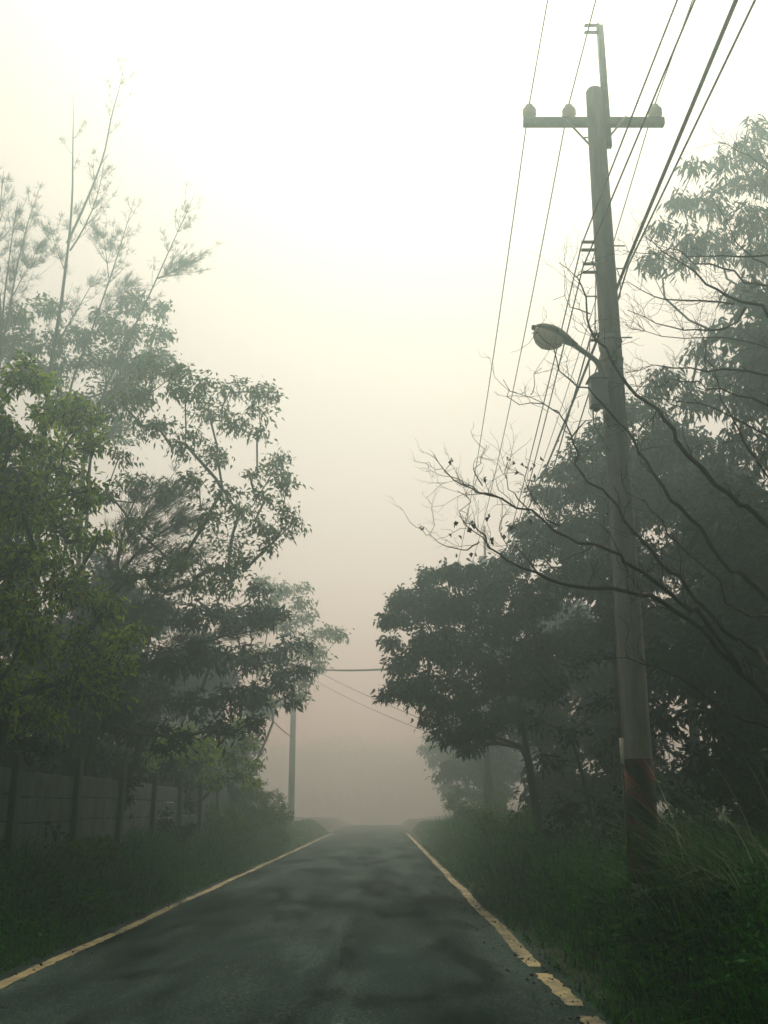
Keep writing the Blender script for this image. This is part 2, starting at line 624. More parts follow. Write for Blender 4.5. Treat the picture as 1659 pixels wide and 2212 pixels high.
# ---- trees behind the fence
T('dense tree with bright yellow-green leaves at the frame edge behind the concrete fence', 62, 16, (70, 1330),
  [(50, 820, 60), (120, 870, 60), (175, 910, 55), (30, 930, 90), (205, 960, 40), (110, 990, 80), (190, 1060, 50), (40, 1080, 100),
   (130, 1150, 80), (215, 1160, 32), (30, 1230, 100), (150, 1260, 80), (230, 1310, 50), (285, 1370, 38), (60, 1350, 100), (190, 1390, 65),
   (250, 1420, 50), (140, 1470, 80), (30, 1500, 90), (220, 1500, 50), (90, 1560, 60), (-60, 900, 100), (-80, 1100, 120), (-70, 1300, 120), (-60, 1480, 110)],
  1.3, leaf=(.13, .05), leafmat=M['leaf_near'], barkmat=M['bark_dark'], r_max=.13, sub=16, per=16, droop=.5)

T('tall spreading broadleaf tree with open airy crown reaching over the road verge', 205, 19.5, (215, 1240),
  [(330, 800, 50), (390, 800, 42), (400, 850, 50), (440, 830, 38), (500, 840, 38), (550, 845, 34), (580, 850, 18), (560, 890, 30),
   (450, 890, 45), (510, 920, 45), (555, 940, 28), (340, 920, 50), (400, 960, 50), (470, 990, 42), (270, 880, 45), (605, 985, 24),
   (590, 1020, 36), (620, 1045, 20), (540, 1030, 30), (575, 1075, 32), (620, 1110, 24), (600, 1150, 28), (560, 1130, 26), (585, 1175, 14),
   (638, 1125, 12), (480, 1060, 36), (430, 1040, 36), (520, 1100, 36), (450, 1120, 42), (500, 1170, 44), (535, 1205, 30), (480, 1230, 46),
   (400, 1200, 55), (420, 1260, 55), (340, 1230, 55), (300, 1150, 45), (350, 1060, 40), (290, 1040, 36), (260, 980, 34), (310, 850, 40),
   (500, 1260, 40), (280, 1250, 50), (230, 1060, 40)],
  1.6, leaf=(.115, .047), leafmat=M['leaf_mid'], barkmat=M['bark'], r_max=.17, sub=11, per=15, droop=.55, leaf_spread=.22)

T('pale hazy broadleaf tree standing farther back behind the big spreading tree', 150, 29, (180, 1000),
  [(40, 690, 45), (110, 665, 40), (20, 750, 50), (100, 740, 50), (180, 730, 45), (240, 690, 42), (300, 655, 38), (345, 670, 26),
   (270, 730, 46), (335, 720, 36), (200, 780, 46), (130, 800, 50), (60, 810, 50), (260, 790, 46), (320, 780, 38), (-40, 720, 60), (220, 850, 50),
   (290, 850, 46), (350, 770, 30), (150, 880, 60), (250, 930, 50)],
  1.8, leaf=(.17, .07), leafmat=M['leaf_mid'], barkmat=M['bark'], r_max=.2, sub=9, per=14, droop=.5, leaf_spread=.26)

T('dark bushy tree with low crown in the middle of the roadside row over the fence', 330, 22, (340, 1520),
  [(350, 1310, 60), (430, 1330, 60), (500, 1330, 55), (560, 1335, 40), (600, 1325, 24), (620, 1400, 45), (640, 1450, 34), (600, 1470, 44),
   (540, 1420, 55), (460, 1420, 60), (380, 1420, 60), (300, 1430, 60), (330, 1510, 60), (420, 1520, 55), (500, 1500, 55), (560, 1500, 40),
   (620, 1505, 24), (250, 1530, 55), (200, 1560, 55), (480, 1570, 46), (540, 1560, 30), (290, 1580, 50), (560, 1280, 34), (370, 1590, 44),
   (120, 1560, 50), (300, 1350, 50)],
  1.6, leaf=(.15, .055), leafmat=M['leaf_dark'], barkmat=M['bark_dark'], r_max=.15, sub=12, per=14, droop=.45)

T('low leafy tree at the end of the concrete fence, foliage hanging to the wall', 455, 30, (470, 1690),
  [(440, 1620, 46), (500, 1630, 46), (535, 1600, 34), (548, 1650, 20), (525, 1680, 30), (460, 1680, 36), (400, 1640, 46), (390, 1580, 40),
   (340, 1610, 40), (545, 1560, 24), (555, 1690, 12), (300, 1640, 36), (500, 1570, 36)],
  1.2, leaf=(.15, .06), leafmat=M['leaf_near'], barkmat=M['bark'], r_max=.1, sub=11, per=14, droop=.6)

T('faint grey tree in the fog with a branch reaching towards the road centre', 470, 40, (590, 1560),
  [(570, 1265, 28), (605, 1275, 34), (645, 1300, 26), (660, 1340, 28), (690, 1370, 26), (715, 1362, 16), (734, 1372, 7), (680, 1410, 26),
   (650, 1400, 34), (690, 1440, 18), (660, 1470, 26), (640, 1500, 22), (590, 1310, 30), (620, 1350, 34), (560, 1340, 34), (600, 1420, 36), (560, 1420, 40),
   (655, 1270, 10), (560, 1500, 36)],
  1.6, leaf=(.19, .07), leafmat=M['leaf_mid'], barkmat=M['bark'], r_max=.16, sub=7, per=13, droop=.6, leaf_spread=.3)

# ---- trees on the other verge
T('dense rounded tree on the verge whose crown bulges over the road', 1165, 21.5, (1120, 1520),
  [(925, 1245, 30), (965, 1235, 30), (1005, 1245, 36), (875, 1300, 34), (855, 1340, 26), (848, 1385, 20), (868, 1430, 34), (862, 1490, 24),
   (885, 1500, 30), (925, 1305, 54), (990, 1310, 62), (1060, 1270, 54), (1100, 1230, 44), (925, 1390, 60), (1000, 1400, 70), (1080, 1340, 70),
   (1160, 1300, 70), (920, 1480, 50), (945, 1540, 40), (990, 1500, 60), (1080, 1450, 66), (1170, 1400, 66), (965, 1590, 28), (1010, 1610, 28),
   (1030, 1570, 40), (1090, 1540, 46), (1250, 1380, 66), (1180, 1480, 46), (835, 1335, 10), (838, 1500, 8)],
  1.5, leaf=(.125, .052), leafmat=M['leaf_right'], barkmat=M['bark_dark'], r_max=.14, sub=22, per=24, droop=.55, flat=.8, name='broadleaf_tree')

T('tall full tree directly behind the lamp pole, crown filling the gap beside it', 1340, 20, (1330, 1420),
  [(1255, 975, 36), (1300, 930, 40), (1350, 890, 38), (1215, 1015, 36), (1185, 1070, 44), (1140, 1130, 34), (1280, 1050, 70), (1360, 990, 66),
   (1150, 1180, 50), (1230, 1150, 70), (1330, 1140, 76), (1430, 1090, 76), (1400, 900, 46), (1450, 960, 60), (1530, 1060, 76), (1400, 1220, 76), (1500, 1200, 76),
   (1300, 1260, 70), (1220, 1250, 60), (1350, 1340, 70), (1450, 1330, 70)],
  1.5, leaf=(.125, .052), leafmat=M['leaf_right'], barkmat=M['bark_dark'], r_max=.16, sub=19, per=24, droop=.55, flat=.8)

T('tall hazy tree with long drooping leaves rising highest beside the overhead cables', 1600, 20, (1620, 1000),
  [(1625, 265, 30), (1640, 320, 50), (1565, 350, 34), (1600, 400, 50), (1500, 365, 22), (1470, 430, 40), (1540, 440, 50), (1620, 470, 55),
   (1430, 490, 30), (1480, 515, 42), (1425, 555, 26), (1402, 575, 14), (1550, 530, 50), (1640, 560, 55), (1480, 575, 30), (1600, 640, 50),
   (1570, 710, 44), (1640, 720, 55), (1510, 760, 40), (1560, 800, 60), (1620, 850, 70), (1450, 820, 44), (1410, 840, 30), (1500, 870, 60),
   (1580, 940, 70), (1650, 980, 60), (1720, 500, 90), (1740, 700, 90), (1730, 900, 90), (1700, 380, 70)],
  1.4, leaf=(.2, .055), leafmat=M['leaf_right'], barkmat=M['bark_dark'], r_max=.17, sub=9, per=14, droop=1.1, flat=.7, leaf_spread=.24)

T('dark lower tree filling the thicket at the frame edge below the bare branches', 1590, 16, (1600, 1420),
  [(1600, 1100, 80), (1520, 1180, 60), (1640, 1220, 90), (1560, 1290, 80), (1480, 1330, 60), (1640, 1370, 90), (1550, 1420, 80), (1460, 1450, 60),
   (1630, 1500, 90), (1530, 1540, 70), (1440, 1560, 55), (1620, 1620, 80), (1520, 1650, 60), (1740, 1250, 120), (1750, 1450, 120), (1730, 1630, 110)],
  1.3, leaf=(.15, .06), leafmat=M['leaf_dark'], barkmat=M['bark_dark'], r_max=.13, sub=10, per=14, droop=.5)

T('slender understorey tree with thin dark stems between the rounded tree and lamp pole', 1290, 18, (1230, 1560),
  [(1200, 1500, 46), (1260, 1450, 50), (1310, 1520, 46), (1230, 1580, 40), (1300, 1620, 44), (1160, 1560, 32), (1330, 1420, 50), (1350, 1580, 40), (1180, 1640, 26), (1400, 1480, 50), (1420, 1620, 46)],
  1.0, leaf=(.13, .05), leafmat=M['leaf_dark'], barkmat=M['bark_dark'], r_max=.09, sub=7, per=10, droop=.5)


def world_tree(label, X, Y, h, R, mat, leaf=(.3, .12), n=16, sub=7, per=12, group=None, name='broadleaf_tree', r_max=.2, low=.25):
    global NL
    b = np.array((X, Y, float(gz(X, Y))))
    cl = []
    for k in range(n):
        a = rng.uniform(0, 6.28); q = rng.random() ** .5
        f = rng.uniform(low, 1)
        w = R * (1 - .55 * abs(f - .55) / .45) * q
        cl.append((b + (math.cos(a) * w, math.sin(a) * w, h * f), rng.uniform(.22, .36) * R))
    r, c = tree(label, b, cl, b + (rng.normal(0, .3), rng.normal(0, .3), h * .6), leaf=leaf, leafmat=mat, barkmat=M['bark_dark'], r_max=r_max,
                sub=sub * .3, per=per, group=group, name=name, droop=.5, leaf_spread=.35, twig_r=.009)
    NL += c


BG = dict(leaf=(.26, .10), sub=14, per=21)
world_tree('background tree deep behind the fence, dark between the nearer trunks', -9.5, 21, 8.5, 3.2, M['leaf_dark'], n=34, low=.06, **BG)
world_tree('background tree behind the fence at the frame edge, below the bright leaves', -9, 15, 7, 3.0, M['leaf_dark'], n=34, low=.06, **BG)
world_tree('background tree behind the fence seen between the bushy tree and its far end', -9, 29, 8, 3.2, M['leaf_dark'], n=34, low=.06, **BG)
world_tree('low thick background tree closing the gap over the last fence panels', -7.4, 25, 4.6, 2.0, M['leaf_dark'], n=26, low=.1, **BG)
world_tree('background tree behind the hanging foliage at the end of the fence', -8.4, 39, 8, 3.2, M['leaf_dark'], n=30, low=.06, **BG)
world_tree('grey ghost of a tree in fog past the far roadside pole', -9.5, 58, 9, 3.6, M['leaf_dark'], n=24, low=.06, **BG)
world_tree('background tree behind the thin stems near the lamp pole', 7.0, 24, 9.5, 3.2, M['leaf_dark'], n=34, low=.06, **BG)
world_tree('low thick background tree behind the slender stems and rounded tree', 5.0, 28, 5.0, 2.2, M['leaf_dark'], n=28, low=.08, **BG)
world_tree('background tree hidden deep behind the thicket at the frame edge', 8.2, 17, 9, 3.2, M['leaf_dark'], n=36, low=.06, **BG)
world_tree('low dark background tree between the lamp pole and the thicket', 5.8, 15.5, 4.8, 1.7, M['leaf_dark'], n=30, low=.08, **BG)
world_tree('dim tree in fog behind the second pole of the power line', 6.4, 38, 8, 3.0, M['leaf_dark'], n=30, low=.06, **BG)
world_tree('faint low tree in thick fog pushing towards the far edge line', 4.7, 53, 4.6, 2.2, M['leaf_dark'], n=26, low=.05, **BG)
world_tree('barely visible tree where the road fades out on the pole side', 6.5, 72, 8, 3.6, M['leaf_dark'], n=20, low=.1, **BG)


# made-up wooded slope far off, added to darken the fog low over the road
n = 46000
X = rng.uniform(-90, 90, n); Y = rng.uniform(205, 300, n)
lump = 4.5 * np.sin(X * .09 + Y * .03 + 1) * np.cos(Y * .05) + 2.2 * np.sin(X * .23 + Y * .05) * np.sin(Y * .19 + X * .11) + 1.6 * np.sin(X * .61) * np.cos(Y * .43)
Z = gz(X, Y) * 0 - 3 + sst(190, 300, Y) * 18 + rng.random(n) ** .5 * (3.5 + lump)
P = np.stack([X, Y, Z], 1); D = unit(rng.normal(size=(n, 3)))
k = rng.uniform(.5, 1.1, n)
tag(link('added_far_woods', leaf_mesh('added_far_woods', P, D, k, k * .55), M['leaf_dark'], smooth=False), kind='stuff')


# unseen trees added round the camera, crowns kept out of frame, shading near fog
def in_frame(c, R):
    q = np.array((c[0], c[1], c[2] - CAM_Z))
    d = q[1] * math.cos(PITCH) + q[2] * math.sin(PITCH)
    u = -q[1] * math.sin(PITCH) + q[2] * math.cos(PITCH)
    if d < -R: return False
    d = max(d, .3)
    mg = R + .9
    return abs(q[0]) - mg < d * 829.5 / FPX and u - mg < d * 1106 / FPX and u + mg > -d * 1106 / FPX


def added_shade_tree(label, X, Y, xs_, ys_, zs_, n, R=1.15):
    global NL
    b = np.array((X, Y, float(gz(X, Y))))
    cl = []
    for _ in range(n * 3):
        c = np.array((rng.uniform(*xs_), rng.uniform(*ys_), rng.uniform(*zs_)))
        if len(cl) < n and not in_frame(c, R): cl.append((c, R))
    if not cl: return
    r, c = tree(label, b, cl, b + (0, 0, 4.5), leaf=(.21, .09), leafmat=M['leaf_dark'], barkmat=M['bark_dark'], r_max=.22,
                sub=4.6, per=18, droop=.4, leaf_spread=.4, twig_r=.009)
    NL += c


added_shade_tree('unseen tree added for shade above the photographer on the fence side', -6.6, 1.0, (-9, -.5), (-4, 9), (5, 11.5), 60)
added_shade_tree('unseen tree added for shade above the photographer on the pole side', 4.6, .5, (-.5, 7.5), (-4, 9), (5, 11.5), 60)
added_shade_tree('unseen tree added for shade behind the photographer on the fence side', -6.2, -9, (-9, 0), (-14, -3), (1.5, 11), 60)
added_shade_tree('unseen tree added for shade behind the photographer on the pole side', 4.9, -8, (0, 8), (-14, -3), (1.5, 11), 60)
added_shade_tree('unseen tree added for shade just outside the frame behind the fence', -8.3, 9.5, (-11, -5.5), (2, 14), (1.2, 10), 50)
added_shade_tree('unseen tree added for shade just outside the frame behind the tall grass', 7.2, 7, (4.2, 10), (2, 13), (1.2, 10), 50)


# ------------------------------------------------------------------ casuarinas: thin stems with needle tufts
def casuarina(label, x, Y, stems, tufts_from=0.25, n_tw=26, seed=0, dens=1.0):
    r = np.random.default_rng(seed)
    b = gpt(x, Y)
    root = empty('casuarina_tree', b, label, 'tree', 'thin casuarinas behind the fence')
    mb = MB()
    NP, ND = [], []
    for si, (pts, r0, fr) in enumerate(stems):
        P = [at(px_, py_, Y + dy) for px_, py_, dy in pts]
        if si == 0: P = [b - (0, 0, .2)] + P
        Q = []
        for a, c in zip(P[:-1], P[1:]):
            k = max(2, int(np.linalg.norm(c - a) / .5))
            for s in range(k): Q.append(a + (c - a) * s / k + r.normal(0, .025, 3))
        Q.append(P[-1])
        Q = np.array(Q)
        # smooth the joints
        for _ in range(2): Q[1:-1] = (Q[:-2] + 2 * Q[1:-1] + Q[2:]) / 4
        n = len(Q)
        mb.tube(Q, [max(.006, r0 * (1 - i / n) ** .8) for i in range(n)], 6 if r0 > .05 else 4)
        for _ in range(int(n_tw * dens)):
            f = fr + (1 - fr) * r.random() ** .8
            i = min(n - 2, int(f * (n - 1)))
            d = unit((Q[i + 1] - Q[i])[None])[0]
            ln = r.uniform(.35, 1.7) * (1.15 - f * .75)
            out = unit((r.normal(size=3) * (1, .8, .25))[None])[0]
            c1 = Q[i] + (out * .75 + d * .5) * ln * .5
            e = Q[i] + (out * .55 + d * 1.0) * ln
            tw = [(1 - u) ** 2 * Q[i] + 2 * u * (1 - u) * c1 + u * u * e for u in np.linspace(0, 1, 6)]
            mb.tube(tw, np.linspace(.009, .003, 6), 3, cap=False)
            for _t in range(r.integers(3, 8)):
                u = r.uniform(.35, 1.0)
                q = tw[min(5, int(u * 5))] + r.normal(0, .04, 3)
                dd = unit((tw[5] - tw[0])[None])[0]
                m = r.integers(5, 11)
                NP.append(np.repeat(q[None], m, 0))
                ND.append(unit(dd * 1.0 + r.normal(0, .55, (m, 3)) + (0, 0, .15)))
    mb.build('trunk', M['bark'], root)
    P, D = np.concatenate(NP), np.concatenate(ND)
    n = len(P)
    link('crown', leaf_mesh('crown', P, D, r.uniform(.12, .34, n), np.full(n, .010), 0, .1), M['needle'], root, smooth=False)


casuarina('tallest bare-looking casuarina, its thin stem forking high above the foliage', 60, 28,
          [([(75, 1250, 0), (90, 1000, 0), (107, 800, 0), (128, 680, 0), (142, 570, 0), (152, 500, 0), (156, 400, 0), (157, 300, 0), (157, 200, 0)], .12, .55),
           ([(150, 520, 0), (180, 455, .2), (205, 390, .3), (228, 320, .3), (246, 230, .4), (262, 175, .4), (268, 150, .4)], .05, .2),
           ([(150, 540, 0), (185, 490, -.3), (212, 420, -.3), (225, 350, -.3)], .03, .2),
           ([(140, 590, 0), (120, 530, .3), (105, 480, .3)], .02, .1),
           ([(115, 760, 0), (170, 660, .2), (215, 580, .2)], .03, .1)], n_tw=16, seed=1)
casuarina('left-leaning pair of casuarina stems with feathery tufts cut by the frame edge', -10, 27,
          [([(-15, 1200, 0), (-5, 900, 0), (3, 720, 0), (14, 590, 0), (28, 500, 0), (40, 430, 0)], .1, .6),
           ([(0, 770, 0), (25, 640, .3), (45, 540, .3), (65, 470, .3), (80, 430, .3)], .05, .2),
           ([(3, 720, 0), (-10, 560, -.3), (2, 420, -.3), (8, 370, -.3)], .05, .2),
           ([(28, 640, 0), (60, 580, 0), (90, 520, 0)], .02, .1)], n_tw=30, seed=2)
casuarina('slim casuarina leaning right with sparse tufts, between the tallest and the most slanted', 110, 28.5,
          [([(115, 1250, 0), (130, 950, 0), (152, 830, 0), (200, 710, 0), (245, 580, 0), (275, 480, 0), (292, 425, 0)], .08, .5),
           ([(236, 600, 0), (228, 540, .2), (222, 490, .2)], .02, .1),
           ([(210, 690, 0), (255, 650, .2), (285, 610, .2)], .02, .1)], n_tw=30, seed=3)
casuarina('most slanted casuarina stem, its bare top tuft leaning over the spreading crown', 165, 27,
          [([(180, 1250, 0), (195, 950, 0), (212, 870, 0), (255, 780, 0), (300, 690, 0), (345, 590, 0), (385, 500, 0), (420, 420, 0)], .085, .55),
           ([(340, 600, 0), (370, 590, .2), (400, 565, .2)], .025, .05),
           ([(215, 880, 0), (250, 830, .2), (290, 800, .2)], .02, .1)], n_tw=34, seed=4)
casuarina('dark bushy casuarina with fine needles inside the roadside row', 235, 20,
          [([(240, 1480, 0), (250, 1250, 0), (270, 1120, 0), (310, 1050, 0)], .09, .4),
           ([(250, 1200, 0), (310, 1110, .2), (370, 1060, .2)], .04, .1),
           ([(250, 1250, 0), (340, 1150, -.2), (400, 1120, -.2)], .04, .1),
           ([(242, 1400, 0), (340, 1280, .2), (420, 1190, .2)], .04, .1),
           ([(240, 1480, 0), (330, 1420, .2), (480, 1380, .2), (590, 1325, .3)], .05, .3)], n_tw=60, seed=5)


# ------------------------------------------------------------------ bare tree leaning over from the frame edge
def bare_tree():
    r = np.random.default_rng(21)
    Y0 = 9.0
    b = gpt(1790, Y0)
    root = empty('bare_tree', b, 'leafless tree stretching long dark branches across the lamp pole from the frame edge', 'tree')
    mb = MB()
    trunk = [b - (0, 0, .2), at(1760, 1750, Y0), at(1715, 1590, Y0), at(1720, 1300, Y0), at(1735, 1000, Y0 + .1), at(1730, 700, Y0 + .2), at(1715, 480, Y0 + .2)]
    mb.tube(trunk, [.11, .10, .085, .065, .05, .035, .015], 8)
    lines = [
        # (points, start radius, distance)
        ([(1715, 1590), (1600, 1450), (1534, 1378), (1440, 1310), (1360, 1283), (1278, 1273), (1202, 1258), (1129, 1228), (1077, 1195), (1035, 1164), (1010, 1135), (992, 1114)], .055, 8.8),
        ([(1600, 1450), (1500, 1320), (1430, 1255), (1368, 1219), (1278, 1171), (1209, 1136), (1139, 1098), (1087, 1077), (1035, 1061), (974, 1046), (955, 1018), (938, 982)], .04, 8.5),
        ([(1087, 1077), (1042, 1049), (1004, 1035), (981, 1020), (974, 1001)], .009, 8.5),
        ([(1035, 1170), (1030, 1185), (1007, 1197), (979, 1192), (945, 1172), (920, 1152), (915, 1143)], .009, 8.8),
        ([(1209, 1136), (1170, 1110), (1150, 1060), (1130, 1030), (1112, 1010)], .010, 8.5),
        ([(1139, 1098), (1120, 1060), (1105, 1030), (1097, 1000)], .008, 8.5),
        ([(1042, 1049), (1031, 1020), (1037, 985), (1052, 962)], .007, 8.5),
        ([(1168, 1245), (1100, 1180), (1070, 1130), (1085, 1085)], .008, 8.8),
        ([(1077, 1195), (1040, 1150), (1012, 1120), (1000, 1080), (988, 1060)], .008, 8.8),
        ([(1735, 1200), (1659, 1130), (1575, 1062), (1513, 1010), (1457, 954), (1394, 870), (1352, 815), (1317, 773), (1296, 720), (1275, 678), (1254, 623), (1244, 598), (1207, 567)], .045, 8.3),
        ([(1244, 598), (1270, 570), (1296, 560)], .006, 8.3), ([(1275, 678), (1235, 660), (1195, 648)], .007, 8.3),
        ([(1720, 1350), (1640, 1290), (1560, 1200), (1457, 1080), (1411, 1020), (1366, 947), (1324, 891), (1282, 846), (1254, 818), (1220, 787), (1164, 745), (1148, 720)], .04, 8.6),
        ([(1715, 1480), (1600, 1400), (1500, 1300), (1400, 1180), (1317, 1076), (1279, 1041), (1254, 999), (1230, 951), (1213, 919), (1206, 893), (1146, 853), (1087, 820)], .04, 8.9),
        ([(1206, 893), (1150, 880), (1088, 862), (1100, 840)], .008, 8.9), ([(1146, 853), (1140, 815), (1170, 795)], .006, 8.9),
        ([(1230, 951), (1260, 915), (1290, 890)], .01, 8.9),
        ([(1735, 700), (1659, 675), (1610, 664), (1551, 633), (1485, 591), (1429, 553), (1394, 511)], .032, 8.6),
        ([(1732, 640), (1659, 596), (1596, 598), (1554, 598), (1499, 570), (1464, 532), (1439, 504)], .026, 9.0),
        ([(1732, 640), (1659, 570), (1600, 540), (1560, 480), (1540, 430)], .02, 8.8),
        ([(1725, 560), (1659, 560), (1520, 545), (1429, 553), (1370, 558), (1345, 540)], .014, 8.7),
        ([(1720, 500), (1659, 368), (1621, 345), (1586, 328), (1551, 307)], .016, 8.8),
        ([(1735, 850), (1659, 811), (1568, 800), (1464, 794), (1411, 792), (1349, 806)], .022, 8.4),
        ([(1735, 800), (1640, 740), (1560, 735), (1480, 742), (1400, 735), (1350, 700)], .016, 8.7),
        ([(1735, 950), (1659, 875), (1568, 840), (1430, 818), (1360, 830)], .02, 8.5),
        ([(1735, 1000), (1640, 930), (1540, 880), (1440, 870), (1380, 850)], .018, 8.8),
        ([(1586, 657), (1516, 654), (1411, 637), (1338, 612)], .012, 8.6),
        ([(1610, 664), (1551, 714), (1492, 720), (1446, 710), (1394, 689), (1355, 670)], .012, 8.6),
        ([(1735, 1080), (1650, 1020), (1600, 930), (1560, 850), (1530, 770), (1500, 690)], .02, 9.1),
        ([(1720, 1350), (1620, 1330), (1520, 1240), (1440, 1150), (1380, 1100), (1340, 1010)], .025, 9.2),
        ([(1715, 1590), (1600, 1560), (1500, 1480), (1420, 1430), (1330, 1420), (1240, 1440)], .02, 9.0),
    ]
    def curve(P, jit=.010):
        Q = []
        for a, c in zip(P[:-1], P[1:]):
            k = max(2, int(np.linalg.norm(c - a) / .12))
            for s in range(k): Q.append(a + (c - a) * s / k)
        Q.append(P[-1]); Q = np.array(Q)
        for _ in range(2): Q[1:-1] = (Q[:-2] + 2 * Q[1:-1] + Q[2:]) / 4
        kn = np.repeat(r.normal(0, .028, (len(Q) // 3 + 2, 3)), 3, 0)[:len(Q)]
        Q[1:-1] += kn[1:-1] + r.normal(0, jit, (len(Q) - 2, 3))
        return Q

    def twig(p, d, ln, rad, lvl):
        k = 5
        pts = [p]
        dd = d.copy()
        for s in range(k):
            dd = unit((dd + r.normal(0, .3, 3) + (0, 0, .06))[None])[0]
            pts.append(pts[-1] + dd * ln / k)
        mb.tube(pts, np.linspace(rad, rad * .4, k + 1), 3, cap=False)
        if lvl > 0:
            for _ in range(r.integers(1, 4)):
                i = r.integers(1, k)
                e = unit((unit((pts[i + 1] - pts[i])[None])[0] + r.normal(0, .7, 3) * (1, .6, 1))[None])[0]
                twig(pts[i], e, ln * r.uniform(.35, .7), rad * .6, lvl - 1)

    for pts, r0, Y in lines:
        P = [at(x, y, Y + .25 * math.sin(x * .011 + y * .007)) for x, y in pts]
        Q = curve(P)
        n = len(Q)
        rr = [max(.003, (.56 if r0 > .015 else .8) * r0 * (1 - i / n) ** .75) for i in range(n)]
        mb.tube(Q, rr, 6 if r0 > .02 else 4)
        L = np.linalg.norm(np.diff(Q, axis=0), axis=1).sum()
        for _ in range(int(L * (10 if pts[-1][0] > 1330 else 6.5))):
            i = min(n - 2, int((.12 + .88 * r.random() ** .7) * (n - 1)))
            d = unit((Q[i + 1] - Q[i])[None])[0]
            e = unit((d * .8 + r.normal(0, .6, 3) * (1, .7, 1) + (0, 0, .2))[None])[0]
            twig(Q[i], e, r.uniform(.12, .5), max(.003, rr[i] * .35), 1 + int(r.random() < .5))
    mb.build('trunk', M['bark_dark'], root)
    # the last leaves of the season
    spots = [(525, 290), (355, 705), (560, 665), (510, 735), (550, 755), (630, 720), (757, 610), (745, 630), (667, 660), (860, 760), (845, 740), (800, 765), (655, 880),
             (690, 850), (905, 290), (860, 275), (965, 300), (995, 310), (1030, 320), (935, 350), (1060, 275), (1130, 285), (1045, 375), (735, 400), (1010, 630), (915, 700)]
    P, D = [], []
    for x, y in spots:
        p = at(x * .3472 + 792, y * .3472 + 900 - 6, 8.6)
        for _ in range(1 if r.random() < .6 else 2):
            P.append(p + r.normal(0, .012, 3)); D.append((r.normal(0, .5), r.normal(0, .3), -1))
    P, D = np.array(P), unit(np.array(D))
    n = len(P)
    link('dead_leaves', leaf_mesh('dead_leaves', P, D, r.uniform(.04, .068, n), r.uniform(.035, .052, n), .3, 0), M['dead_leaf'], root, smooth=False)


bare_tree()


